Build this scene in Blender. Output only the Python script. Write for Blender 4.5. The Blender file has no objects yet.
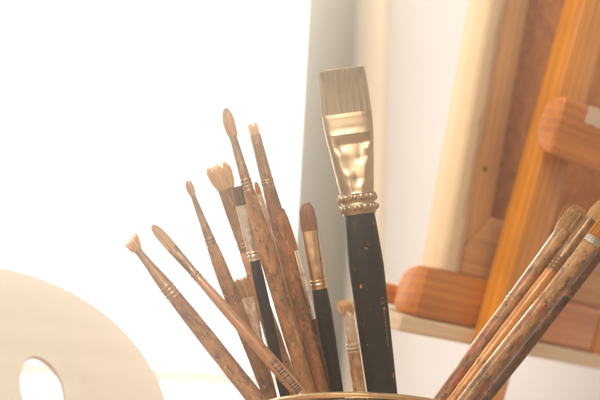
import bpy, bmesh, math, random
from mathutils import Vector, Matrix
random.seed(7)
DENS = 0.14
sc = bpy.context.scene
col = sc.collection
R = math.radians

# ------------------------------------------------------------------ camera
FPX = 1417.0                      # focal length in photo pixels (600 wide)
PITCH, ROLL = R(20.2), R(3.0)
ZC = 0.030
cam_loc = Vector((0, 0, ZC))
fwd = Vector((0, math.cos(PITCH), math.sin(PITCH)))
r0 = Vector((1, 0, 0)); u0 = Vector((0, -math.sin(PITCH), math.cos(PITCH)))
cr = r0 * math.cos(ROLL) + u0 * math.sin(ROLL)
cu = u0 * math.cos(ROLL) - r0 * math.sin(ROLL)
cb = -fwd                         # toward the viewer
camd = bpy.data.cameras.new('camera')
cam = bpy.data.objects.new('camera', camd); col.objects.link(cam)
M = Matrix((cr, cu, cb)).transposed().to_4x4(); M.translation = cam_loc
cam.matrix_world = M
camd.sensor_width = 36; camd.lens = FPX * 36 / 600
camd.clip_start = 0.01; camd.clip_end = 50
camd.dof.use_dof = True; camd.dof.focus_distance = 0.70; camd.dof.aperture_fstop = 10.0
sc.camera = cam

def ray(px, py):
    return (fwd + cr * ((px - 300) / FPX) - cu * ((py - 200) / FPX))
def at(px, py, d):
    return cam_loc + ray(px, py) * d
def hit(px, py, p, n):
    r = ray(px, py)
    return cam_loc + r * ((p - cam_loc).dot(n) / r.dot(n))

# ------------------------------------------------------------------ objects
def tag(o, label=None, cat=None, group=None, kind=None):
    if label: o['label'] = label
    if cat: o['category'] = cat
    if group: o['group'] = group
    if kind: o['kind'] = kind
    return o
def empty(name, mw):
    o = bpy.data.objects.new(name, None); o.empty_display_size = 0.02
    col.objects.link(o); o.matrix_world = mw
    return o
def link(name, bm, mat, parent=None, smooth=True, mw=None, sharp=None):
    bmesh.ops.recalc_face_normals(bm, faces=bm.faces)
    me = bpy.data.meshes.new(name); bm.to_mesh(me); bm.free()
    if smooth:
        for p in me.polygons: p.use_smooth = True
        if sharp: me.set_sharp_from_angle(angle=R(sharp))
    if mat: me.materials.append(mat)
    o = bpy.data.objects.new(name, me); col.objects.link(o)
    if parent: o.parent = parent
    if mw is not None: o.matrix_world = mw
    return o

def box_bm(x0, x1, y0, y1, z0, z1, bev=0.0, seg=3, bm=None):
    b = bmesh.new()
    vs = [b.verts.new((x, y, z)) for x in (x0, x1) for y in (y0, y1) for z in (z0, z1)]
    for f in ((0,1,3,2),(4,6,7,5),(0,4,5,1),(2,3,7,6),(0,2,6,4),(1,5,7,3)):
        b.faces.new([vs[i] for i in f])
    if bev: bmesh.ops.bevel(b, geom=b.edges[:], offset=bev, segments=seg, affect='EDGES', profile=0.5)
    if bm is None: return b
    me = bpy.data.meshes.new('tmp'); b.to_mesh(me); b.free(); bm.from_mesh(me); bpy.data.meshes.remove(me)
    return bm

def prism_bm(pts, d0, d1, axes, bev=0.0, seg=2):
    """polygon pts (a,b) pulled along the third axis; axes maps (a,b,d)->xyz"""
    bm = bmesh.new()
    lo = [bm.verts.new(axes(a, b, d0)) for a, b in pts]
    hi = [bm.verts.new(axes(a, b, d1)) for a, b in pts]
    n = len(pts)
    bm.faces.new(lo); bm.faces.new(hi[::-1])
    for i in range(n): bm.faces.new((lo[i], lo[(i+1) % n], hi[(i+1) % n], hi[i]))
    bmesh.ops.recalc_face_normals(bm, faces=bm.faces)
    if bev:
        es = [e for e in bm.edges if len(e.link_faces) == 2 and e.calc_face_angle(0) > R(40)]
        bmesh.ops.bevel(bm, geom=es, offset=bev, segments=seg, affect='EDGES', profile=0.5)
    return bm

# ------------------------------------------------------------------ materials
class NT:
    def __init__(s, name):
        s.m = bpy.data.materials.new(name); s.m.use_nodes = True
        s.t = s.m.node_tree; s.t.nodes.clear()
        s.out = s.t.nodes.new('ShaderNodeOutputMaterial')
        s.b = s.t.nodes.new('ShaderNodeBsdfPrincipled')
        s.t.links.new(s.b.outputs[0], s.out.inputs['Surface'])
    def n(s, typ, **kw):
        x = s.t.nodes.new(typ)
        for k, v in kw.items(): setattr(x, k, v)
        return x
    def l(s, a, b): s.t.links.new(a, b)
    def coords(s, scale=(1,1,1), rnd=True):
        tc = s.n('ShaderNodeTexCoord'); mp = s.n('ShaderNodeMapping')
        s.l(tc.outputs['Object'], mp.inputs['Vector']); mp.inputs['Scale'].default_value = scale
        if rnd:
            oi = s.n('ShaderNodeObjectInfo'); mu = s.n('ShaderNodeMath', operation='MULTIPLY')
            mu.inputs[1].default_value = 37.0
            s.l(oi.outputs['Random'], mu.inputs[0])
            cx = s.n('ShaderNodeCombineXYZ')
            for i in range(3): s.l(mu.outputs[0], cx.inputs[i])
            s.l(cx.outputs[0], mp.inputs['Location'])
        return mp.outputs[0]
    def noise(s, v, scale, detail=4, rough=0.55, dist=0.0):
        x = s.n('ShaderNodeTexNoise'); s.l(v, x.inputs['Vector'])
        x.inputs['Scale'].default_value = scale; x.inputs['Detail'].default_value = detail
        x.inputs['Roughness'].default_value = rough; x.inputs['Distortion'].default_value = dist
        return x.outputs['Fac']
    def ramp(s, f, stops, interp='LINEAR'):
        x = s.n('ShaderNodeValToRGB'); s.l(f, x.inputs[0]); e = x.color_ramp.elements
        x.color_ramp.interpolation = interp
        while len(e) < len(stops): e.new(0.5)
        for i, (p, c) in enumerate(stops):
            e[i].position = p
            e[i].color = (c, c, c, 1) if isinstance(c, (int, float)) else (*c, 1)
        return x.outputs[0]
    def mix(s, f, a, b, mode='MIX'):
        x = s.n('ShaderNodeMix', data_type='RGBA', blend_type=mode)
        if isinstance(f, (int, float)): x.inputs[0].default_value = f
        else: s.l(f, x.inputs[0])
        for i, v in ((6, a), (7, b)):
            if isinstance(v, tuple): x.inputs[i].default_value = (*v, 1)
            else: s.l(v, x.inputs[i])
        return x.outputs[2]
    def bump(s, h, strength=0.3, dist=0.0005):
        x = s.n('ShaderNodeBump'); s.l(h, x.inputs['Height'])
        x.inputs['Strength'].default_value = strength; x.inputs['Distance'].default_value = dist
        s.l(x.outputs[0], s.b.inputs['Normal'])
    def col(s, c):
        if isinstance(c, tuple): s.b.inputs['Base Color'].default_value = (*c, 1)
        else: s.l(c, s.b.inputs['Base Color'])
    def set(s, **kw):
        for k, v in kw.items():
            i = s.b.inputs[k.replace('_', ' ')]
            if isinstance(v, (int, float, tuple)): i.default_value = v
            else: s.l(v, i)

def wood(name, c0, c1, axis, scale=1.0, rough=0.45, contrast=0.5, coat=0.0, period=0.0058):
    """growth rings round an off-centre pith, so sides show grain and ends show arcs"""
    n = NT(name)
    st = [1.0, 1.0, 1.0]; st[axis] = 0.10
    mp = n.n('ShaderNodeVectorMath', operation='ADD'); n.l(n.coords(tuple(st), False), mp.inputs[0])
    off = [0.013, 0.021, -0.017]; off[axis] = 0.0; mp.inputs[1].default_value = off
    w = n.n('ShaderNodeTexWave', wave_type='RINGS', rings_direction='XYZ'[axis], wave_profile='SAW')
    n.l(mp.outputs[0], w.inputs['Vector'])
    w.inputs['Scale'].default_value = 0.314/period*scale; w.inputs['Distortion'].default_value = 4.5
    w.inputs['Detail'].default_value = 2; w.inputs['Detail Scale'].default_value = 0.25
    sc2 = [520]*3; sc2[axis] = 12
    f = n.noise(n.coords(tuple(sc2)), 1.0, 3, 0.6)
    sc3 = [70]*3; sc3[axis] = 5
    a = n.noise(n.coords(tuple(sc3)), 1.0, 3, 0.5, 0.5)
    m = n.mix(0.45, w.outputs['Color'], n.ramp(f, [(0.3, 0.0), (0.7, 1.0)]))
    m = n.mix(0.35, m, n.ramp(a, [(0.35, 0.0), (0.65, 1.0)]))
    dk = tuple(x*(1-0.42*contrast) for x in c0)
    c = n.mix(n.ramp(m, [(0.12, 0.0), (0.85, 1.0)]), c1, dk)
    blot = n.noise(n.coords((14, 14, 14)), 1.0, 4)
    c = n.mix(n.ramp(blot, [(0.5, 0.0), (0.72, 0.35)]), c, tuple(x*0.55 for x in c0))
    n.col(c); n.set(Roughness=n.ramp(a, [(0.3, rough-0.08), (0.7, rough+0.1)]), Coat_Weight=coat, Coat_Roughness=0.22)
    n.bump(f, 0.15, 0.0003)
    return n.m

def painty(name, base, dark, spots, amount=0.5, rough=0.55, spot_scale=230, met=0.0):
    """used brush handle: wood tone, grime and dried paint smears"""
    n = NT(name)
    v = n.coords((1, 1, 0.35))
    fine = n.noise(n.coords((1, 1, 0.12)), 900, 3)
    g = n.noise(v, 150, 5, 0.65, 0.4)
    c = n.mix(n.ramp(g, [(0.36, 0.0), (0.66, 1.0)]), base, dark)
    c = n.mix(n.ramp(fine, [(0.4, 0.0), (0.75, 0.4)]), c, dark)
    h = g
    for i, (sp, lo) in enumerate(spots):
        mp = n.n('ShaderNodeVectorMath', operation='ADD'); n.l(n.coords((1, 1, 0.45)), mp.inputs[0])
        mp.inputs[1].default_value = (3.1*i+1.7, 5.3*i, 2.9*i)
        s = n.noise(mp.outputs[0], spot_scale*(1+0.6*i), 9, 0.72, 0.0)
        m = n.ramp(s, [(lo-0.05, 0.0), (lo+0.02, amount)])
        c = n.mix(m, c, sp); h = n.mix(0.5, h, m)
    pit = n.noise(n.coords((1, 1, 0.5)), 330, 6, 0.7)
    c = n.mix(n.ramp(pit, [(0.56, 0.0), (0.64, 0.75)]), c, tuple(x*0.45 for x in dark))
    chip = n.noise(n.coords((1.1, 0.9, 0.7)), 260, 5, 0.6)
    c = n.mix(n.ramp(chip, [(0.655, 0.0), (0.70, 0.7)]), c, tuple(min(0.8, x*1.7+0.05) for x in base))
    h = n.mix(0.4, h, chip)
    n.col(c)
    n.set(Roughness=n.ramp(g, [(0.3, rough-0.15), (0.7, rough+0.2)]), Metallic=met)
    n.set(Coat_Weight=0.12, Coat_Roughness=0.2)
    n.bump(h, 0.5, 0.0004)
    return n.m

def lacquer(name, base, specks, lo=0.70, rough=0.32, sscale=240):
    n = NT(name)
    g = n.noise(n.coords((1, 1, 0.4)), 90, 4, 0.6)
    c = n.mix(n.ramp(g, [(0.4, 0.0), (0.7, 0.7)]), base, tuple(min(1, x*1.9+0.006) for x in base))
    s = n.noise(n.coords((1, 1, 0.7)), sscale, 3, 0.5)
    m = n.ramp(s, [(lo, 0.0), (lo+0.04, 0.9)])
    c = n.mix(m, c, specks)
    s2 = n.noise(n.coords((1, 1, 0.5)), 420, 4, 0.6)
    c = n.mix(n.ramp(s2, [(0.62, 0.0), (0.72, 0.2)]), c, specks)
    n.col(c); n.set(Roughness=n.ramp(g, [(0.3, rough), (0.7, rough+0.2)]), Specular_IOR_Level=0.18)
    n.bump(g, 0.15, 0.0004)
    return n.m

def metal(name, c, rough=0.22, dirt=(0.22, 0.12, 0.06), dlo=0.58, aniso=0.0):
    n = NT(name)
    g = n.noise(n.coords(), 170, 5, 0.62, 0.3)
    m = n.ramp(g, [(dlo, 0.0), (dlo+0.14, 0.85)])
    cc = n.mix(m, c, dirt)
    inv = n.ramp(m, [(0.0, 1.0), (1.0, 0.1)])
    n.col(cc); n.set(Metallic=inv, Roughness=n.ramp(g, [(0.3, rough), (0.75, rough+0.3)]))
    n.bump(n.noise(n.coords(), 300, 2), 0.06, 0.0003)
    return n.m

def hair(name, c0, c1, tip=None, trans=0.3, z0=None):
    n = NT(name)
    v = n.coords((1, 1, 0.03))
    f = n.noise(v, 1500, 2)
    c = n.mix(n.ramp(f, [(0.35, 0.0), (0.65, 1.0)]), c0, c1)
    n.col(c); n.set(Roughness=0.5)
    tr = n.n('ShaderNodeBsdfTranslucent'); n.l(c, tr.inputs[0])
    ms = n.n('ShaderNodeMixShader'); ms.inputs[0].default_value = trans
    n.l(n.b.outputs[0], ms.inputs[1]); n.l(tr.outputs[0], ms.inputs[2])
    n.l(ms.outputs[0], n.out.inputs['Surface'])
    return n.m

def plain(name, c, rough=0.6, var=0.06, scale=30, bump=0.1, bscale=600):
    n = NT(name)
    f = n.noise(n.coords(rnd=False), scale, 4)
    lo = tuple(x*(1-var) for x in c); hi = tuple(min(1, x*(1+var*0.5)) for x in c)
    n.col(n.mix(f, lo, hi)); n.set(Roughness=rough)
    n.bump(n.noise(n.coords(rnd=False), bscale, 3), bump, 0.0004)
    return n.m

MAT = dict(
    brown   = painty('worn_brown_wood', (0.46, 0.205, 0.065), (0.10, 0.043, 0.016), [((0.40, 0.22, 0.09), 0.58), ((0.30, 0.07, 0.025), 0.64)], 0.7),
    rust    = painty('worn_rust_wood', (0.30, 0.12, 0.036), (0.06, 0.026, 0.011), [((0.38, 0.15, 0.05), 0.54), ((0.45, 0.30, 0.16), 0.66)], 0.8),
    tan     = painty('tan_wood', (0.43, 0.215, 0.095), (0.28, 0.125, 0.05), [((0.50, 0.31, 0.16), 0.62)], 0.5, 0.5),
    clay    = painty('tan_smeared_wood', (0.46, 0.22, 0.09), (0.30, 0.13, 0.055), [((0.55, 0.34, 0.18), 0.52), ((0.30, 0.08, 0.03), 0.66)], 0.7),
    red     = painty('red_smeared_wood', (0.46, 0.21, 0.065), (0.07, 0.035, 0.017), [((0.33, 0.07, 0.022), 0.53), ((0.36, 0.20, 0.075), 0.56), ((0.02, 0.014, 0.011), 0.60)], 0.85, 0.5, 150),
    ochre   = painty('ochre_smeared_wood', (0.48, 0.25, 0.085), (0.16, 0.075, 0.03), [((0.30, 0.055, 0.022), 0.57), ((0.025, 0.016, 0.012), 0.62), ((0.45, 0.28, 0.12), 0.60)], 0.85, 0.45, 150),
    yellow  = painty('varnished_yellow_wood', (0.62, 0.28, 0.05), (0.42, 0.16, 0.03), [((0.25, 0.10, 0.04), 0.66)], 0.5, 0.35),
    umber   = painty('umber_smeared_wood', (0.13, 0.06, 0.028), (0.04, 0.022, 0.014), [((0.34, 0.13, 0.04), 0.58)], 0.8, 0.68),
    dirty   = painty('paint_caked_ferrule', (0.32, 0.175, 0.075), (0.14, 0.075, 0.034), [((0.40, 0.25, 0.13), 0.56)], 0.7, 0.42, met=0.45),
    greenish = painty('grey_green_paint_crust', (0.40, 0.42, 0.34), (0.20, 0.19, 0.15), [((0.60, 0.60, 0.52), 0.56)], 0.8, 0.35, met=0.3),
    cream   = painty('cream_caked_ferrule', (0.62, 0.50, 0.38), (0.42, 0.27, 0.16), [((0.42, 0.19, 0.07), 0.56), ((0.75, 0.68, 0.58), 0.58)], 0.8, 0.4),
    black   = lacquer('black_lacquer', (0.004, 0.0033, 0.003), (0.30, 0.13, 0.035), 0.76),
    bigblk  = lacquer('speckled_black_lacquer', (0.004, 0.0033, 0.003), (0.52, 0.21, 0.04), 0.685, 0.45, 190),
    gold    = metal('gold_ferrule', (0.42, 0.32, 0.215), 0.30, (0.40, 0.24, 0.12), 0.72),
    copper  = metal('copper_ferrule', (0.66, 0.42, 0.24), 0.25, (0.3, 0.13, 0.05), 0.62),
    silver  = metal('silver_ferrule', (0.75, 0.70, 0.62), 0.22, (0.34, 0.22, 0.12), 0.56),
    tin     = metal('tin_plate', (0.62, 0.58, 0.50), 0.25, (0.10, 0.07, 0.05), 0.56),
    brass   = metal('brass_rim', (0.72, 0.52, 0.32), 0.22, (0.35, 0.18, 0.07), 0.6),
    h_hog   = hair('hog_bristle', (0.90, 0.66, 0.36), (0.78, 0.50, 0.22)),
    h_old   = hair('stained_bristle', (0.74, 0.47, 0.21), (0.52, 0.29, 0.12)),
    h_sable = hair('sable_hair', (0.50, 0.22, 0.10), (0.32, 0.13, 0.06), trans=0.25),
    h_veiled  = hair('glare_paled_hair', (0.56, 0.46, 0.31), (0.54, 0.435, 0.29), trans=0.22),  # dark brown hair, its colour paled for the glare veiling it
    h_brown = hair('dark_brown_hair', (0.17, 0.085, 0.05), (0.11, 0.052, 0.032), trans=0.15),
    h_gold  = hair('golden_hair', (0.95, 0.58, 0.14), (0.86, 0.45, 0.08), trans=0.6),
    ink     = plain('printed_ink', (0.02, 0.015, 0.012), 0.5, 0.05),
    foil    = plain('gilt_print', (0.20, 0.105, 0.05), 0.4, 0.05),
    wall    = plain('white_wall_paint', (0.69, 0.685, 0.71), 0.8, 0.03, 6, 0.15, 300),
    jamb    = plain('shaded_wall_grey', (0.26, 0.275, 0.265), 0.7, 0.04, 8, 0.1),  # dark grey puts the backlit wall's shade into its colour
    trim    = plain('cream_paint', (0.80, 0.72, 0.60), 0.55, 0.04, 8, 0.1),
    sill    = plain('pale_pink_sill', (0.90, 0.80, 0.78), 0.6, 0.04, 8, 0.1),
    board   = wood('pale_plywood', (0.80, 0.62, 0.42), (0.86, 0.70, 0.50), 0, 1.0, 0.6, 0.5),
    ply     = wood('palette_plywood', (0.65, 0.645, 0.61), (0.67, 0.665, 0.635), 0, 0.35, 0.55, 0.06),
    plycut  = wood('palette_cut_edge', (0.45, 0.21, 0.08), (0.36, 0.15, 0.05), 2, 1.0, 0.7, 0.5),
    pine_u  = wood('orange_pine_beam', (0.47, 0.13, 0.006), (0.64, 0.225, 0.014), 0, 1.0, 0.42, 0.45, 0.25),
    pine_v  = wood('orange_pine_mast', (0.62, 0.21, 0.008), (0.84, 0.35, 0.018), 2, 1.0, 0.42, 0.5, 0.25),
    pine_s  = wood('raw_stretcher_pine', (0.68, 0.36, 0.125), (0.78, 0.45, 0.17), 2, 1.0, 0.6, 0.4),
    pine_b  = wood('raw_stretcher_rail', (0.52, 0.26, 0.105), (0.64, 0.35, 0.15), 0, 1.0, 0.6, 0.4),
    table   = wood('table_top_wood', (0.42, 0.27, 0.16), (0.52, 0.35, 0.21), 0, 0.5, 0.5, 0.5),
)

def canvas_mat(name, c, var):
    n = NT(name)
    f = n.noise(n.coords(), 110, 8, 0.75)
    w1 = n.n('ShaderNodeTexWave', wave_type='BANDS', bands_direction='X'); w1.inputs['Scale'].default_value = 420
    w2 = n.n('ShaderNodeTexWave', wave_type='BANDS', bands_direction='Z'); w2.inputs['Scale'].default_value = 420
    v = n.coords(rnd=False); n.l(v, w1.inputs['Vector']); n.l(v, w2.inputs['Vector'])
    for w in (w1, w2): w.inputs['Distortion'].default_value = 1.5
    wv = n.mix(0.5, w1.outputs['Color'], w2.outputs['Color'])
    c1 = tuple(x*(1-var) for x in c)
    cc = n.mix(n.ramp(f, [(0.35, 0.0), (0.68, 1.0)]), c, c1)
    cc = n.mix(0.3, cc, n.mix(wv, c1, c))
    n.col(cc); n.set(Roughness=0.85); n.bump(wv, 0.3, 0.0003)
    return n.m
MAT['linen'] = canvas_mat('brown_linen', (0.68, 0.28, 0.10), 0.62)
MAT['primed'] = canvas_mat('primed_cream_canvas', (0.72, 0.56, 0.37), 0.10)

# ------------------------------------------------------------------ brushes
SEG = 28
def ring_pts(a, b, p=2.0, seg=SEG):
    out = []
    for i in range(seg):
        t = 2*math.pi*i/seg; c, s = math.cos(t), math.sin(t)
        out.append((a*math.copysign(abs(c)**(2/p), c), -b*math.copysign(abs(s)**(2/p), s)))
    return out
def loft(rows, dent=None, seg=SEG, cap0=True, cap1=True):
    """rows: (z, a, b, power, xoff)"""
    bm = bmesh.new(); rings = []
    for z, a, b, p, xo in rows:
        rg = []
        for x, y in ring_pts(a, b, p, seg):
            if dent and y < 0: y += dent(x/a if a else 0, z, b)
            rg.append(bm.verts.new((x+xo, y, z)))
        rings.append(rg)
    for A, B in zip(rings, rings[1:]):
        for i in range(seg):
            bm.faces.new((A[i], A[(i+1) % seg], B[(i+1) % seg], B[i]))
    if cap0: bm.faces.new(rings[0])
    if cap1: bm.faces.new(rings[-1][::-1])
    return bm
def interp(tab, x):
    if x <= tab[0][0]: return tab[0][1:]
    for a, b in zip(tab, tab[1:]):
        if x <= b[0]:
            f = (x-a[0])/(b[0]-a[0]) if b[0] > a[0] else 0
            f2 = f*f*(3-2*f)*0.5 + f*0.5
            return tuple(p+(q-p)*f2 for p, q in zip(a[1:], b[1:]))
    return tab[-1][1:]

class Brush:
    def __init__(s, label, tip, base, dt, db, ext, twist=0.0):
        """tip/base: where the brush shows in the photo (px) and its distance offset (m) from the tin's axis"""
        s.T = at(*tip, D0+dt); s.B = at(*base, D0+db)
        ax = (s.T - s.B); Lm = ax.length; ax.normalize()
        s.L = math.hypot(tip[0]-base[0], tip[1]-base[1]); s.k = Lm/s.L
        s.kw = (D0+(dt+db)/2)/FPX
        s.yt, s.yb = tip[1], base[1]
        s.ext = ext; s.H = Lm + ext
        away = (s.T+s.B)/2 - cam_loc; away.normalize()
        x = away.cross(-ax); x = ax.cross(away); x = -x if x.dot(cr) < 0 else x; x.normalize()
        y = ax.cross(x); y.normalize()
        if y.dot(away) < 0: x, y = -x, -y
        if twist:
            q = Matrix.Rotation(twist, 3, ax); x = q @ x; y = q @ y
        mw = Matrix((x, y, ax)).transposed().to_4x4(); mw.translation = s.B - ax*ext
        s.root = tag(empty('paint_brush', mw), label, 'paint brush', 'paint brushes standing in the tin')
    def z(s, y): return s.H - (y - s.yt)/(s.yb - s.yt)*s.L*s.k
    def part(s, name, rows, mat, flat=1.0, p=2.0, dent=None, parent=None, n=26, jit=0.0):
        """rows: (photo y, width px[, flat[, power]])"""
        tab = []
        for r in rows:
            tab.append((r[0], r[1], r[2] if len(r) > 2 else flat, r[3] if len(r) > 3 else p))
        ys = sorted(set([t[0] for t in tab] + [tab[0][0]+(tab[-1][0]-tab[0][0])*i/n for i in range(n+1)]))
        out = []
        ph = random.random()*9
        for y in ys:
            w, f, pw = interp(tab, y)
            w *= 1 + jit*math.sin(y*0.21+ph)*0.5 + jit*math.sin(y*0.083+ph*2)
            a = w/2*s.kw
            out.append((s.z(y), a, a*f, pw, 0))
        out = out[::-1]
        s_ = s
        return link(name, loft(out, dent), mat, parent or s.root, sharp=50)
    def handle(s, rows, mat, flat=1.0, jit=0.02):
        yend = s.yb + s.ext/s.k*(s.yb-s.yt)/s.L
        w = rows[-1][1]
        rows = list(rows) + [(yend-60 if yend-60 > rows[-1][0]+5 else rows[-1][0]+5, w*0.72), (yend-3, w*0.5), (yend, w*0.25)]
        s.htab = [(r[0], r[1], r[2] if len(r) > 2 else flat, 2.0) for r in rows]
        return s.part('handle', rows, mat, flat, 2.0, n=40, jit=jit)
    def bristles(s, rows, mat, n=170, flat=0.6, jitter=0.12, bend=0.0, r=0.00016, core=0.8, frizz=0.05, stray=3, skew=0.0, tipvar=None):
        """rows: (photo y, width px) from the ferrule mouth up to the tip"""
        tab = sorted([(-r_[0], r_[1]) for r_ in rows])
        y0, y1 = rows[0][0], rows[-1][0]
        def half(u):
            w, = interp(tab, -(y0+(y1-y0)*u)); return w/2*s.kw
        z0, z1 = s.z(y0), s.z(y1); Lz = z1-z0
        def ctr(u): return bend*s.kw*u*u
        bm = bmesh.new()
        # the packed body of the tuft
        rows_ = []
        for i in range(9):
            u = i/8*core; a = half(u)*0.86
            rows_.append((z0+Lz*u, max(a, 1e-5), max(a*flat*0.9, 1e-5), 2.2, ctr(u)))
        rows_.append((z0+Lz*(core+0.04), half(core)*0.5, half(core)*flat*0.4, 2.0, ctr(core)))
        me = bpy.data.meshes.new('tmp'); b2 = loft(rows_, seg=14); b2.to_mesh(me); b2.free(); bm.from_mesh(me); bpy.data.meshes.remove(me)
        for i in range(n+stray):
            st = i >= n
            rho = math.sqrt(random.random()) if not st else 1.1
            if random.random() < 0.5: rho = 0.75+0.28*random.random()
            th = random.random()*2*math.pi
            cx, cy = math.cos(th)*rho, math.sin(th)*rho
            ue = 1 - abs(random.gauss(0, jitter)) + skew*cx
            if tipvar: ue *= tipvar(cx)
            ue = max(0.45, min(1.06, ue))
            fx, fy = random.gauss(0, frizz), random.gauss(0, frizz)
            if st: fx *= 3; ue = 0.7+0.4*random.random()
            prev = None
            rr = r*random.uniform(0.7, 1.25)
            N = 5
            for j in range(N+1):
                u = ue*j/N
                h = half(min(u, 1.0))
                wob = u*u
                px = ctr(u) + h*cx + fx*wob*half(0.4)*2
                py = h*flat*cy + fy*wob*half(0.4)*2
                rad = rr*(1-0.75*(j/N)**2)
                cur = [bm.verts.new((px+rad*math.cos(q), py+rad*math.sin(q), z0+Lz*u)) for q in (0.5, 2.6, 4.7)]
                if prev:
                    for q in range(3): bm.faces.new((prev[q], prev[(q+1) % 3], cur[(q+1) % 3], cur[q]))
                prev = cur
        return link('bristles', bm, mat, s.root)
    def surf(s, y, phi, lift=1.02):
        w, f, p = interp(s.htab, y)
        a = w/2*s.kw*lift
        return Vector((a*math.cos(phi), -a*f*math.sin(phi), s.z(y)))
    def print_text(s, parent, text, y0, y1, phi, hpx, mat):
        cu_ = bpy.data.curves.new('lettering', 'FONT'); cu_.body = text; cu_.size = 1.0; cu_.resolution_u = 2
        o = bpy.data.objects.new('lettering', cu_); col.objects.link(o)
        dg = bpy.context.evaluated_depsgraph_get()
        me = bpy.data.meshes.new_from_object(o.evaluated_get(dg))
        bpy.data.objects.remove(o); bpy.data.curves.remove(cu_)
        xs = [v.co.x for v in me.vertices]; x0, x1 = min(xs), max(xs); hh = 0.72
        for v in me.vertices:
            y = y0 + (v.co.x-x0)/(x1-x0)*(y1-y0)
            w, f, p = interp(s.htab, y)
            v.co = s.surf(y, phi - (v.co.y/hh-0.5)*hpx/(w/2), 1.015)
        me.materials.append(mat); me.name = 'lettering'
        l = bpy.data.objects.new('lettering', me); col.objects.link(l); l.parent = parent
        return l
    def barcode(s, parent, y0, y1, pa, pb, mat):
        bm = bmesh.new(); y = y0; rnd = random.Random(3)
        while y < y1:
            w = rnd.choice((0.45, 0.5, 0.8, 1.3)); 
            vs = []
            for i in range(7):
                ph = pa+(pb-pa)*i/6
                vs.append((bm.verts.new(s.surf(y, ph, 1.02)), bm.verts.new(s.surf(y+w, ph, 1.02))))
            for A, B in zip(vs, vs[1:]): bm.faces.new((A[0], B[0], B[1], A[1]))
            y += w + rnd.choice((0.4, 0.5, 0.9))
        return link('barcode', bm, mat, parent)

def rings(y, w, amp=0.9, n=2, step=3.2):
    """crimp grooves as rows"""
    out = []
    for i in range(n):
        c = y+i*step
        out += [(c-step*0.45, w-amp), (c-step*0.2, w+amp), (c+step*0.2, w+amp), (c+step*0.45, w-amp)]
    return out

# tin position
D0 = 0.720
tin_c = at(368, 417.6, D0)          # centre of the mouth
TIN_R = 118*D0/FPX
TIN_H = tin_c.z

# 1 leftmost splayed round brush
b = Brush('leftmost worn brush leaning far left, its short bristles splayed open above a brown handle', (128, 238), (258, 402), 0.01, 0.0, 0.10)
b.bristles([(252, 7), (246, 15), (236, 21)], MAT['h_hog'], 150, 0.7, 0.16, 2.0, frizz=0.25, core=0.6, stray=8)
b.part('ferrule', [(251, 7.5), (262, 9), (282, 13.5)] + rings(288, 14.6, 0.6, 3, 3.4) + [(298, 15)], MAT['dirty'])
b.handle([(297.8, 15), (320, 16.5), (350, 17), (402, 18)], MAT['brown'])
# 2 filbert, thin, with barcode
b = Brush('thin tan brush crossing in front of others, with a barcode printed near the rim', (152, 225), (307, 402), 0.0, -0.034, 0.10)
b.bristles([(252, 10.5), (240, 11), (231, 10), (225, 5)], MAT['h_old'], 150, 0.45, 0.05, 0, frizz=0.02, core=0.88, stray=2)
b.part('ferrule', [(250, 11), (262, 10)] + rings(276, 9.4, 0.7, 2, 3.0) + [(283, 9.2)], MAT['dirty'])
h = b.handle([(282.8, 9), (310, 11), (350, 13), (380, 13.5), (402, 13)], MAT['tan'], jit=0.008)
b.barcode(h, 363, 393.5, R(48), R(112), MAT['ink'])
# 3 thin pointed
b = Brush('slender brush with a tiny worn tuft on a long neck, beside the fan-tipped one', (187, 180), (272, 402), 0.0, 0.004, 0.12)
b.bristles([(197, 5), (191, 8.5), (185, 8), (180, 5)], MAT['h_old'], 90, 0.7, 0.08, 0, core=0.8, stray=3)
b.part('ferrule', [(196, 5.2), (215, 7), (236, 10)] + rings(239, 10.6, 0.5, 2, 3.0) + [(246, 11.2)], MAT['dirty'])
b.handle([(245.8, 11.2), (262, 14), (285, 15.5), (330, 15), (402, 13.5)], MAT['brown'])
# 4 big soft round / fan
b = Brush('brush with the fanned pale bristle tuft, passing behind the small dark square-tipped brush', (217, 161), (294, 402), 0.012, 0.014, 0.12)
b.bristles([(190, 16), (181, 23), (170, 25), (161, 22)], MAT['h_hog'], 330, 0.5, 0.13, -2.5, frizz=0.10, core=0.7, stray=5)
b.part('ferrule', [(189, 16.5, 0.6), (205, 16, 0.7), (235, 14, 0.9)] + rings(244, 13, 0.6, 2, 3.2) + [(252, 13)], MAT['dirty'])
b.handle([(251.8, 13), (290, 13.5), (340, 17), (375, 18), (402, 17)], MAT['clay'])
# 5 flat dark
b = Brush('small brush with a dark square-cut flat tip, pale metal ferrule and thin black handle', (238.3, 185.5), (286, 402), -0.004, 0.002, 0.12)
b.bristles([(206, 13.2), (196, 13), (186, 12)], MAT['h_brown'], 200, 0.3, 0.02, 0, frizz=0.01, core=0.96, stray=0)
b.part('ferrule', [(205, 13.8, 0.35, 3), (222, 13.2, 0.5, 2.6), (248, 11.6, 0.9)] + [(r[0], r[1], 0.95) for r in rings(252, 11.6, 1.0, 2, 3.6)] + [(260, 11, 1)], MAT['silver'])
b.handle([(259.8, 10.4), (275, 11.5), (320, 11.5), (402, 10)], MAT['black'], jit=0.005)
# 6 tallest left
b = Brush('tallest brown brush left of the big flat one, with a long oval tuft', (224.5, 108), (311, 402), -0.002, -0.020, 0.12)
b.bristles([(138, 8), (130, 12), (119, 12), (112, 8.5), (108, 3.5)], MAT['h_old'], 190, 0.6, 0.05, 1.0, frizz=0.03, core=0.85, stray=5)
b.part('ferrule', [(137, 8), (150, 8.8), (178, 10.6)] + rings(182, 11.0, 0.7, 3, 3.4) + [(193, 11.6)], MAT['dirty'])
b.handle([(192.8, 11.6), (215, 14.5), (235, 16.6), (260, 17.5), (300, 17), (350, 16), (402, 15)], MAT['brown'])
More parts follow.
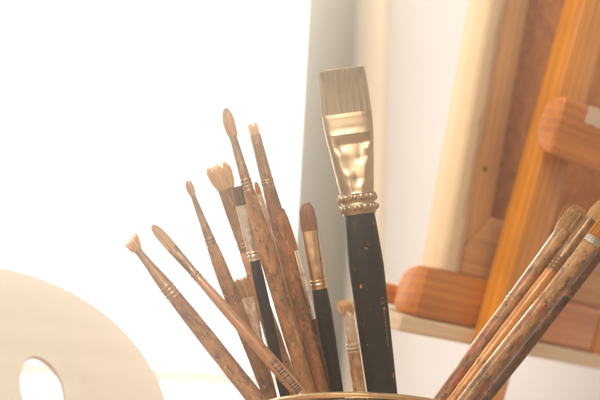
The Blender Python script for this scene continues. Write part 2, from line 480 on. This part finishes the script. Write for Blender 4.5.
# 7 second tall
b = Brush('tall brush with short ragged stub bristles, just right of the tallest tufted one', (251.5, 121), (325, 402), 0.002, -0.004, 0.12)
b.bristles([(136, 10.5), (128, 10.5), (121, 10)], MAT['h_hog'], 110, 0.6, 0.22, 0, frizz=0.06, core=0.55, stray=4)
b.part('ferrule', [(135, 11), (160, 12), (178, 12.6)] + rings(181, 13, 0.6, 2, 3.0) + [(190, 13.4)], MAT['dirty'])
b.handle([(189.8, 13.4), (220, 16), (255, 17), (300, 16), (345, 14.5), (402, 14)], MAT['rust'])
# 8 tiny pale
b = Brush('tiny-tipped brush with white ferrule, mostly hidden between the two tall brown ones', (255.5, 181), (318, 402), 0.022, 0.022, 0.10)
b.bristles([(195, 6), (188, 6), (181, 3)], MAT['h_gold'], 60, 0.7, 0.07, 0, core=0.85, stray=1)
b.part('ferrule', [(194, 6.4), (215, 7), (240, 7.6)], MAT['cream'])
b.handle([(239.8, 7.6), (300, 9), (402, 8)], MAT['tan'])
# 9 small bristle brush low left
b = Brush('short brush low between brown handles, ragged ochre bristles above a cream-caked ferrule', (241, 276), (273, 402), 0.012, 0.009, 0.10)
b.bristles([(300, 17), (290, 18.5), (276, 17)], MAT['h_old'], 240, 0.5, 0.12, -1.0, frizz=0.06, core=0.75, stray=3)
b.part('ferrule', [(298, 18, 0.6), (310, 16.5, 0.7), (338, 12, 0.95)] + rings(341, 11.5, 0.6, 2, 3.0) + [(348, 11)], MAT['cream'])
b.handle([(347.8, 11), (402, 11)], MAT['clay'])
# 10 orange behind
b = Brush('narrow brush with bright orange hair and a silver ferrule, tucked behind the ragged stub brush', (283, 208), (331, 402), 0.018, 0.016, 0.12)
b.bristles([(252, 9), (238, 8.5), (222, 6.5), (208, 1.5)], MAT['h_gold'], 150, 0.5, 0.04, 0, frizz=0.02, core=0.45, stray=0)
b.part('ferrule', [(251, 9.5), (280, 11), (308, 11.5)] + rings(311, 11.5, 0.6, 2, 3.0) + [(320, 11)], MAT['silver'])
b.handle([(319.8, 10.5), (402, 11)], MAT['umber'])
# 11 filbert black handle
b = Brush('medium brush with brown rounded hair, copper ferrule and black handle with fine lettering', (305, 203), (338.5, 402), 0.0, 0.000, 0.12)
b.bristles([(236, 15.5), (222, 17), (212, 16), (206, 12), (203, 6)], MAT['h_sable'], 300, 0.35, 0.035, 1.0, frizz=0.02, core=0.92, stray=2, skew=0.02)
b.part('ferrule', [(231, 16, 0.4), (245, 16.5, 0.55), (262, 17, 0.8), (278, 16.6)] + rings(281, 16.6, 0.9, 2, 3.6) + [(289, 16)], MAT['copper'])
h = b.handle([(288.8, 15.2), (310, 17), (335, 16.5), (370, 14.5), (402, 13)], MAT['black'], jit=0.004)
b.print_text(h, '16', 349, 353, R(142), 3.2, MAT['foil'])
b.print_text(h, 'REMBRANDT', 357, 385, R(146), 2.3, MAT['foil'])
# 12 curly small
b = Brush('small curl-tipped brush with a stained cream ferrule, standing just left of the big black handle', (346, 299), (361, 402), 0.010, 0.008, 0.10)
b.bristles([(317, 10), (310, 14), (304, 14), (299, 8)], MAT['h_hog'], 170, 0.7, 0.12, -2.5, frizz=0.30, core=0.7, stray=10)
b.part('ferrule', [(311, 9), (325, 10.5)] + rings(345, 13, 0.9, 2, 4.0) + [(352, 12.6)], MAT['cream'])
b.handle([(351.8, 12.4), (402, 13)], MAT['clay'])
# 13 the big flat
b = Brush('largest brush, broad square dark bristles, gold ferrule and thick black handle flecked with orange', (341.2, 69), (383.5, 402), -0.002, -0.014, 0.13)
b.bristles([(116, 48.5), (100, 48), (84, 46.5), (68.5, 45.5)], MAT['h_veiled'], 3000, 0.17, 0.011, 0, frizz=0.008, core=0.97, stray=5, r=0.00009)
zA, zB, zC = b.z(136), b.z(196), b.z(120)
def dent(xr, z, bb):
    """pressed V crease on the front of the ferrule"""
    if z > zA: 
        f = max(0.0, 1-(z-zA)/(b.z(132)-zA)); return -0.0006*f*max(0, 1-abs(xr)**3)
    u = (zA-z)/(zA-zB)
    half = 0.72*(1-u)+0.10
    e = max(0.0, min(1.0, (half-abs(xr-0.06))/0.09))
    e = e*e*(3-2*e)
    lip = max(0.0, min(1.0, (u-0.03*abs(xr))*7))
    return e*0.0017*lip*(1-0.45*u) - 0.0009*e*math.exp(-((xr-0.06)/0.10)**2)*lip*(1-u)
rows = [(114, 50, 0.17, 3.5), (118, 50, 0.19, 3.2), (128, 49, 0.22, 3.0), (136, 48, 0.26, 2.8), (160, 42.5, 0.42, 2.5), (180, 37.5, 0.58, 2.2), (194, 34, 0.72, 2.0)]
rows += [(195.5, 33, 0.75, 2), (197, 36, 0.78, 2), (201, 37, 0.78, 2), (203.5, 34, 0.78, 2), (205, 33.6, 0.78, 2), (207, 36.4, 0.78, 2), (211, 36.8, 0.78, 2), (214.5, 33.5, 0.78, 2), (216, 32.5, 0.78, 2)]
SEG = 128
fer = b.part('ferrule', rows, MAT['gold'], dent=dent, n=90)
# crimp beads pressed into the two bands
bm = bmesh.new()
for yy, off in ((199, 0.0), (209.5, 0.5)):
    for i in range(19):
        ph = 2*math.pi*(i+off+random.uniform(-0.22, 0.22))/19; a = random.uniform(17.1, 17.7)*b.kw
        mt = Matrix.Translation((a*math.cos(ph), -a*0.78*math.sin(ph), b.z(yy)))
        mt = mt @ Matrix.Rotation(random.uniform(-0.6, 0.6), 4, 'Y') @ Matrix.Diagonal((0.0013*random.uniform(0.6, 1.35), 0.0010, 0.0021*random.uniform(0.7, 1.1), 1))
        bmesh.ops.create_icosphere(bm, subdivisions=2, radius=1, matrix=mt)
link('crimp_band', bm, MAT['gold'], fer)
h = b.handle([(215.5, 30, 0.8), (235, 32.5, 0.8), (268, 35, 0.8), (310, 33.5, 0.8), (350, 31.5, 0.8), (402, 29.5, 0.8)], MAT['bigblk'], 0.8, jit=0.003)
SEG = 28
b.print_text(h, '12', 300, 307, R(46), 5.0, MAT['foil'])
b.print_text(h, 'REMBRANDT', 311, 349, R(44), 3.0, MAT['foil'])

# right-hand group
r1 = Brush('right-leaning brush with ragged rounded brown bristles, leftmost of the right-hand bundle, handle smeared red', (581, 207), (440.5, 402), 0.022, 0.006, 0.10)
r1.bristles([(235, 16), (224, 20), (214, 18), (207, 9)], MAT['h_old'], 260, 0.55, 0.08, 0, frizz=0.09, core=0.8, stray=9)
r1.part('ferrule', [(231, 15.5, 0.7), (262, 15.3, 0.95), (295, 15.6)] + rings(299, 15.9, 0.5, 2, 3.5) + [(306, 16)], MAT['ochre'])
r1.handle([(305.8, 16), (340, 17), (402, 17)], MAT['red'])
r2 = Brush('yellow-handled brush squeezed between two paint-smeared ones at right, with a grooved dirty ferrule', (606, 199), (452, 402), 0.018, -0.002, 0.10)
r2.bristles([(222, 12), (212, 13), (203, 9), (199, 4)], MAT['h_hog'], 170, 0.6, 0.07, 0, frizz=0.08, core=0.8, stray=6)
r2.part('ferrule', [(220, 12.5), (255, 12)] + rings(262, 12, 0.8, 3, 3.5) + [(273, 12)], MAT['dirty'])
r2.handle([(272.8, 12), (300, 13.5), (340, 13), (402, 11)], MAT['yellow'])
r3 = Brush('frontmost right-leaning brush with golden bristles, silver ferrule and mottled red and brown handle', (617, 210), (465.5, 402), 0.008, -0.018, 0.10)
r3.bristles([(246, 17), (232, 17.5), (218, 17), (210, 12)], MAT['h_gold'], 300, 0.45, 0.06, 0, frizz=0.03, core=0.85, stray=3)
r3.part('ferrule', [(243, 17, 0.5), (262, 16, 0.75), (296, 15.5)] + rings(299, 15.8, 0.6, 2, 3.5) + [(306, 16)], MAT['ochre'])
r3.part('ferrule_collar', [(239, 17.4, 0.5), (242, 17.5, 0.55), (245, 17.3, 0.6)], MAT['greenish'])
r3.handle([(305.8, 16), (340, 17), (402, 16)], MAT['red'])
r4 = Brush('dark umber brush lowest in the right bundle, lying under the mottled frontmost one', (624, 222), (481, 402), 0.026, 0.008, 0.10)
r4.bristles([(252, 12), (240, 13), (222, 8)], MAT['h_sable'], 150, 0.5, 0.06, 0, core=0.85, stray=2)
r4.part('ferrule', [(249, 12.5), (285, 13)] + rings(289, 13, 0.6, 2, 3.5) + [(298, 13)], MAT['umber'])
r4.handle([(297.8, 13), (340, 14.5), (402, 14)], MAT['umber'])

# ------------------------------------------------------------------ tin
mw = Matrix.Translation((tin_c.x, tin_c.y, 0))
tin = tag(empty('tin_can', mw), 'round metal tin holding all the brushes, only its brass-coloured rim showing', 'tin can')
def lathe(prof, seg=96):
    bm = bmesh.new(); rg = []
    for r_, z_ in prof:
        rg.append([bm.verts.new((r_*math.cos(2*math.pi*i/seg), r_*math.sin(2*math.pi*i/seg), z_)) for i in range(seg)])
    for A, B in zip(rg, rg[1:]):
        for i in range(seg): bm.faces.new((A[i], A[(i+1) % seg], B[(i+1) % seg], B[i]))
    return bm
RR, HH = TIN_R, TIN_H
prof = [(0.0005, 0.0), (RR-0.003, 0.0), (RR-0.001, 0.001), (RR-0.0012, 0.004), (RR-0.0022, 0.006)]
for i in range(5):
    z_ = HH*(0.3+0.09*i); prof += [(RR-0.0022, z_-0.004), (RR-0.0012, z_), (RR-0.0022, z_+0.004)]
prof += [(RR-0.0022, HH-0.003), (RR-0.0027, HH-0.003), (RR-0.0027, 0.002), (0.0005, 0.002)]
link('body', lathe(prof), MAT['tin'], tin)
link('rim', lathe([(RR-0.0014+0.0014*math.cos(t), HH-0.0014+0.0014*math.sin(t)) for t in [2*math.pi*i/14 for i in range(15)]], 128), MAT['brass'], tin)

# ------------------------------------------------------------------ easel
ANG, AL = R(15.3), R(45)
c_, s_ = math.cos(ANG), math.sin(ANG)
def camvec(x, y, z): return cr*x + cu*y + cb*z
U = camvec(math.cos(AL)*c_, -math.cos(AL)*s_, -math.sin(AL))
V = camvec(s_, c_, 0)
W = U.cross(V)                     # towards the viewer
M0 = at(531, 200, 0.90)            # near left arris of the mast
E = Matrix((U, -W, V)).transposed().to_4x4()    # local x along the ledge, y away, z up the mast
# slide the origin down the mast to the table
tdown = (M0.z-0.012)/V.z
base = M0 - V*tdown
E.translation = base
Ei = E.inverted()
easel = tag(empty('easel', E), 'orange pine easel seen from behind, with a slanting post, round-ended crosspiece and ledge', 'easel')
def loc_on(px, py, yloc):
    """easel-local point seen at a pixel on the plane y = yloc"""
    p = hit(px, py, base - W*yloc, W); return Ei @ p
MD = 0.0165
top_z = tdown + 0.30
link('post', box_bm(0, 0.030, 0, MD, 0.004, top_z, 0.0012), MAT['pine_v'], easel, sharp=40)
def round_end(x0, x1, y0, y1, z0, z1, rad, mat, name, parent, bev=0.0012, arc=False):
    """a bar along x with its far corners rounded off"""
    pts = [(y0, z0), (y1-rad*0.35, z0)]
    if arc:
        pts = [(y0, z0)]
        for i in range(17):
            t = -math.pi/2+math.pi*i/16
            pts.append((y0+0.002+(y1-y0-0.002)*math.cos(t)**0.8 if abs(math.cos(t)) > 1e-6 else y0+0.002, (z0+z1)/2+(z1-z0)/2*math.sin(t)))
        pts.append((y0, z1))
        return link(name, prism_bm(pts, x0, x1, lambda a, b_, d: (d, a, b_), 0.0022, 4), mat, parent, sharp=60)
    for i in range(7):
        t = -math.pi/2 + (math.pi/2)*i/6
        pts.append((y1-rad*0.35+rad*0.35*math.cos(t), z0+rad*0.35+rad*0.35*math.sin(t)))
    for i in range(9):
        t = (math.pi/2)*i/8
        pts.append((y1-rad+rad*math.cos(t), z1-rad+rad*math.sin(t)))
    pts.append((y0, z1))
    bm = prism_bm(pts, x0, x1, lambda a, b_, d: (d, a, b_), bev)
    return link(name, bm, mat, parent, sharp=35)
pT = loc_on(425, 266, MD+0.0005); pB = loc_on(419, 317.5, MD+0.0005)
lx, lz1, lz0 = (pT.x+pB.x)/2, pT.z, pB.z
lend = loc_on(595, 340, MD+0.0005).x
ledge = round_end(lx, lend, MD+0.0005, MD+0.0215, lz0, lz1, 0.015, MAT['pine_u'], 'ledge', easel, 0.0025)
round_end(lend+0.0015, lend+0.09, MD+0.0005, MD+0.0235, lz0-0.002, lz1-0.002, 0.012, MAT['pine_u'], 'ledge_block', easel)
# pale board under the ledge, and the slim front strip
sb0 = loc_on(388, 330, MD+0.002)
link('shelf_board', box_bm(lx-0.014, lend+0.10, MD-0.0015, MD+0.034, lz0-0.0105, lz0-0.0005, 0.0008), MAT['board'], easel, sharp=40)
link('front_strip', box_bm(lx-0.003, lend+0.08, MD+0.027, MD+0.040, lz0+0.002, lz0+0.0145, 0.001), MAT['pine_u'], easel, sharp=40)
qT = loc_on(567, 96, -0.022); qB = loc_on(563, 158, -0.022)
cb_ = round_end(qT.x, qT.x+0.16, -0.022, -0.0050, qB.z, qT.z, 0.0125, MAT['pine_u'], 'crosspiece', easel, 0.002, True)
stk = loc_on(592, 116, -0.022)
sp = [(-.006, .0055), (.003, .0062), (.010, .0058), (.018, .006), (.018, -.0055), (.012, -.0048), (.009, -.0062), (.002, -.0050), (-.003, -.0060), (-.0065, -.0052), (-.0058, -.001)]
st = link('paper_sticker', prism_bm([(stk.x+a, stk.z+b_) for a, b_ in sp], -0.0224, -0.0221, lambda a, b_, d: (a, d, b_)), plain('sticker_paper', (0.72, 0.56, 0.45), 0.6, 0.2, 200), cb_, False)
link('foot', box_bm(-0.11, 0.15, MD+0.0005, MD+0.03, 0.0, 0.03, 0.002), MAT['pine_u'], easel, sharp=40)

# ------------------------------------------------------------------ canvas on the ledge
LEAN = R(6.6)
yb = MD+0.003
cL = loc_on(446, 258, yb)
Cm = E @ Matrix.Translation((cL.x, yb, lz1+0.0008)) @ Matrix.Rotation(-LEAN, 4, 'X')
canvas = tag(empty('stretched_canvas', Cm), 'stretched canvas resting on the easel ledge, cream edge and bare brown back facing out', 'canvas')
TH, BW, CW, CH = 0.0175, 0.041, 0.235, 0.30
def bar(pts, name, mat):
    bm = prism_bm(pts, 0.0012, TH-0.001, lambda a, b_, d: (a, d, b_), 0.0008)
    return link(name, bm, mat, canvas, sharp=35)
e = 0.001
bar([(e, e), (BW, BW), (BW, CH-BW), (e, CH-e)], 'stretcher_bar', MAT['pine_s'])
bar([(CW-e, e), (CW-e, CH-e), (CW-BW, CH-BW), (CW-BW, BW)], 'stretcher_bar', MAT['pine_s'])
bar([(e+.0006, e), (CW-e-.0006, e), (CW-BW-.0004, BW-.0004), (BW+.0004, BW-.0004)], 'stretcher_bar', MAT['pine_b'])
bar([(e+.0006, CH-e), (BW+.0004, CH-BW+.0004), (CW-BW-.0004, CH-BW+.0004), (CW-e-.0006, CH-e)], 'stretcher_bar', MAT['pine_b'])
link('linen_back', box_bm(0.002, CW-0.002, TH-0.0045, TH-0.0035, 0.002, CH-0.002), MAT['linen'], canvas, False)
# primed cloth wrapped round the bars: front sheet, side wall and the turned-over fold with a wavy edge
bm = bmesh.new()
N = 60; rnd = random.Random(5)
wav = [0.0150+0.0012*math.sin(i*0.37)+0.0007*math.sin(i*1.1+1) for i in range(N+1)]
rc = 0.0035
def fold(side):
    g = []
    for i in range(N+1):
        z = CH*i/N; w = wav[i]
        prof = [(w, 0.0006), (w, -0.0004), (w*0.6, -0.0005)]
        for q in range(6):
            t = math.pi/2*q/5
            prof.append((rc-rc*math.sin(t)-0.0004, rc-rc*math.cos(t)-0.0004))
        prof += [(-0.0004, TH*0.5), (-0.0004, TH), (0.002, TH+0.0004), (CW/2, TH+0.0004)]
        g.append([bm.verts.new((x if side == 0 else CW-x, y, z)) for x, y in prof])
    for A, B in zip(g, g[1:]):
        for k in range(len(A)-1): bm.faces.new((A[k], A[k+1], B[k+1], B[k]))
fold(0); fold(1)
link('primed_cloth', bm, MAT['primed'], canvas)
# staples holding the fold
bm = bmesh.new()
for i in range(5):
    box_bm(0.0085, 0.0091, -0.0011, -0.0004, 0.035+i*0.055, 0.045+i*0.055, bm=bm)
link('staple', bm, MAT['tin'], canvas, False)['kind'] = 'stuff'

# a tack in the bare stretcher wood
ci = Cm.inverted(); cn = (Cm.to_3x3() @ Vector((0, -1, 0))).normalized()
bm = bmesh.new()
for q in ((486, 169), (463, 121)):
    tp = ci @ hit(q[0], q[1], Cm.translation, cn)
    bmesh.ops.create_uvsphere(bm, u_segments=12, v_segments=8, radius=1, matrix=Matrix.Translation((tp.x, 0.0008, tp.z)) @ Matrix.Diagonal((0.0016, 0.0009, 0.0016, 1)))
    break
link('tack', bm, MAT['umber'], canvas)

# ------------------------------------------------------------------ palette
pn = camvec(0.42, 0.42, 1.0).normalized()
pc = at(40, 385, 0.93)
px_ = (cr - pn*cr.dot(pn)).normalized(); py_ = pn.cross(px_)
Pm = Matrix((px_, py_, pn)).transposed().to_4x4(); Pm.translation = pc
Pi = Pm.inverted()
def ppt(x, y):
    q = Pi @ hit(x, y, pc, pn); return (q.x, q.y)
outline = [(-150, 300), (-90, 272), (-40, 264), (0, 268), (30, 275.5), (60, 287), (90, 303.5), (115, 323), (138, 348), (154, 374), (165, 400), (176, 445), (180, 500), (172, 570), (146, 640), (88, 712), (0, 744), (-90, 728), (-160, 660), (-200, 560), (-210, 440), (-195, 360)]
holep = [(33, 358), (43, 361), (53, 370), (60, 383), (63, 397), (62, 411), (54, 422), (42, 424), (31, 416), (24, 402), (20.5, 388), (21, 372), (25, 362)]
def smooth_loop(pts, sub=8):
    n = len(pts); out = []
    for i in range(n):
        p0, p1, p2, p3 = (Vector(pts[(i+k-1) % n]) for k in range(4))
        for j in range(sub):
            t = j/sub
            out.append(0.5*((2*p1)+(p2-p0)*t+(2*p0-5*p1+4*p2-p3)*t*t+(3*p1-p0-3*p2+p3)*t**3))
    return out
def poly_curve(name, loops, thick, mat):
    cu_ = bpy.data.curves.new(name, 'CURVE'); cu_.dimensions = '2D'; cu_.fill_mode = 'BOTH'
    cu_.extrude = thick/2-0.0004; cu_.bevel_depth = 0.0004; cu_.bevel_resolution = 2; cu_.offset = -0.0004
    for lp in loops:
        s = cu_.splines.new('POLY'); s.points.add(len(lp)-1); s.use_cyclic_u = True
        for p, q in zip(s.points, lp): p.co = (q[0], q[1], 0, 1)
    o = bpy.data.objects.new(name, cu_); col.objects.link(o)
    me = bpy.data.meshes.new_from_object(o.evaluated_get(bpy.context.evaluated_depsgraph_get()))
    bpy.data.objects.remove(o); bpy.data.curves.remove(cu_)
    me.materials.clear(); me.materials.append(mat); me.materials.append(MAT['plycut']); me.name = name
    for p in me.polygons:
        if abs(p.normal.z) < 0.6: p.material_index = 1
    return me
me = poly_curve('palette', [smooth_loop([ppt(*q) for q in outline]), smooth_loop([ppt(*q) for q in holep])], 0.0055, MAT['ply'])
pal = bpy.data.objects.new('artist_palette', me); col.objects.link(pal); pal.matrix_world = Pm
tag(pal, 'pale wooden artist palette with an oval thumb hole, leaning at the lower left', 'palette')

# ------------------------------------------------------------------ setting
corner = at(351, 150, 1.50); corner.z = 0
A_ = Vector((-0.7071, -0.7071, 0)); NI = Vector((0.7071, -0.7071, 0))
RM = Matrix((A_, NI, Vector((0, 0, 1)))).transposed().to_4x4(); RM.translation = corner
RI = RM.inverted()
def wall_hit(px, py): return RI @ hit(px, py, corner, NI)
s0 = wall_hit(302.5, 120).x
railz = wall_hit(200, 380).z; sillz = wall_hit(200, 470).z
ZT = 1.35; S1 = s0+0.85; S2 = S1+0.25; ZW = railz+0.95
TW = 0.002
bm = bmesh.new()
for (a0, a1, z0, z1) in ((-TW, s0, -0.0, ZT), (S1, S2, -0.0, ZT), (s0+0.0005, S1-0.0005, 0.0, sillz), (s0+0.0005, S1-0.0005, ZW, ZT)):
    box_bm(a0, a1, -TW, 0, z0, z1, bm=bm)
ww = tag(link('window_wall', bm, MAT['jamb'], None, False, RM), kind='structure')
link('window_sill', box_bm(s0+0.012, S1-0.012, 0.0005, 0.05, sillz-0.022, sillz-0.001, 0.003), MAT['sill'], ww, sharp=40)
rl = at(200, 378, 1.95)
rail = link('balcony_rail', box_bm(-0.45, 0.25, -0.01, 0.01, -0.011, 0.011, 0.003), MAT['sill'], None, True, Matrix.Translation(rl), sharp=40)
tag(rail, 'pale pinkish horizontal rail, blurred, outside the bright window beside the palette', 'rail')
sw = tag(link('side_wall', box_bm(-TW, -0.0005, 0.001, 1.15, 0, ZT), MAT['wall'], None, False, RM), kind='structure')
# rounded cream moulding in the corner
SI = Vector((-0.7071, -0.7071, 0))
def side_hit(px, py): return RI @ hit(px, py, corner, A_)
t0, t1 = side_hit(361, 60).y, side_hit(388, 60).y
pts = [(0.0003, t0)]
for i in range(11):
    t = math.pi*i/10
    pts.append((0.0003+0.010*math.sin(t)**0.7, t0+(t1-t0)*(1-math.cos(t))/2))
pts.append((0.0003, t1))
tr = link('wall_moulding', prism_bm(pts, 0.002, ZT-0.003, lambda a, b_, d: (a, b_, d)), MAT['trim'], None, True, RM, sharp=60)
tag(tr, 'cream painted vertical moulding on the white wall beside the window', 'moulding')
# table
tag(link('tabletop', prism_bm([(-0.60, 0.25), (0.52, 0.25), (0.52, corner.y+corner.x-0.52-0.02), (corner.x, corner.y-0.02), (-0.60, corner.y-corner.x-0.60-0.02)], -0.03, 0.0, lambda a, b_, d: (a, b_, d), 0.003), MAT['table'], None, True, Matrix.Identity(4), sharp=40), kind='structure')
# sky outside the window
n = NT('bright_overcast_sky'); em = n.n('ShaderNodeEmission'); em.inputs[0].default_value = (1.0, 0.965, 0.92, 1); em.inputs[1].default_value = 3.3
n.l(em.outputs[0], n.out.inputs['Surface'])
bm = bmesh.new()
vs = [bm.verts.new(q) for q in ((-1.6, -1.3, -0.8), (3.0, -1.3, -0.8), (3.0, -1.3, 3.4), (-1.6, -1.3, 3.4))]
bm.faces.new(vs)
tag(link('sky', bm, n.m, None, False, RM), kind='structure')
# haze volume added to stand in for veiling lens glare
n = NT('glare_haze_air'); n.t.nodes.remove(n.b)
pv = n.n('ShaderNodeVolumePrincipled')
pv.inputs['Color'].default_value = (1.0, 0.97, 0.93, 1); pv.inputs['Density'].default_value = DENS; pv.inputs['Anisotropy'].default_value = 0.968
n.l(pv.outputs[0], n.out.inputs['Volume'])
tag(link('glare_haze', box_bm(-0.45, 2.3, -0.85, 1.9, -1.05, ZT+0.05), n.m, None, False, RM), kind='stuff')

# ------------------------------------------------------------------ light
w = bpy.data.worlds.new('World'); sc.world = w; w.use_nodes = True
t = w.node_tree; t.nodes.clear()
o = t.nodes.new('ShaderNodeOutputWorld'); bg = t.nodes.new('ShaderNodeBackground'); t.links.new(bg.outputs[0], o.inputs[0])
tc = t.nodes.new('ShaderNodeTexCoord'); nz = t.nodes.new('ShaderNodeTexNoise'); nz.inputs['Scale'].default_value = 1.7; nz.inputs['Detail'].default_value = 2
t.links.new(tc.outputs['Generated'], nz.inputs['Vector'])
rp = t.nodes.new('ShaderNodeValToRGB'); t.links.new(nz.outputs['Fac'], rp.inputs[0])
rp.color_ramp.elements[0].position = 0.38; rp.color_ramp.elements[0].color = (0.10, 0.065, 0.04, 1)
rp.color_ramp.elements[1].position = 0.64; rp.color_ramp.elements[1].color = (1.0, 0.83, 0.64, 1)
t.links.new(rp.outputs[0], bg.inputs[0]); bg.inputs[1].default_value = 1.1

def lamp(name, typ, loc, aim, power, colr, **kw):
    d = bpy.data.lights.new(name, typ); d.energy = power; d.color = colr
    for k, v in kw.items(): setattr(d, k, v)
    o = bpy.data.objects.new(name, d); col.objects.link(o); o.location = loc
    o.rotation_euler = (Vector(aim)-Vector(loc)).to_track_quat('-Z', 'Y').to_euler()
    return o
# low sunlight coming in through the window, from above the frame
lamp('sunlight_lamp', 'SPOT', at(140, -215, 2.45), at(340, 260, 0.8), 290, (1.0, 0.87, 0.66), shadow_soft_size=0.05, spot_size=R(60), spot_blend=0.3)
# warm fill lamp added behind the camera to brighten brush and easel fronts
lamp('fill_lamp', 'AREA', (-0.34, -0.42, 0.68), at(380, 260, 0.8), 15.5, (1.0, 0.89, 0.76), shape='DISK', size=0.42)

sc.render.engine = 'CYCLES'
sc.cycles.use_denoising = True
sc.cycles.volume_bounces = 1
sc.cycles.max_bounces = 12; sc.cycles.diffuse_bounces = 8
sc.view_settings.view_transform = 'Standard'; sc.view_settings.look = 'None'
sc.view_settings.exposure = 0.0; sc.view_settings.gamma = 1.0
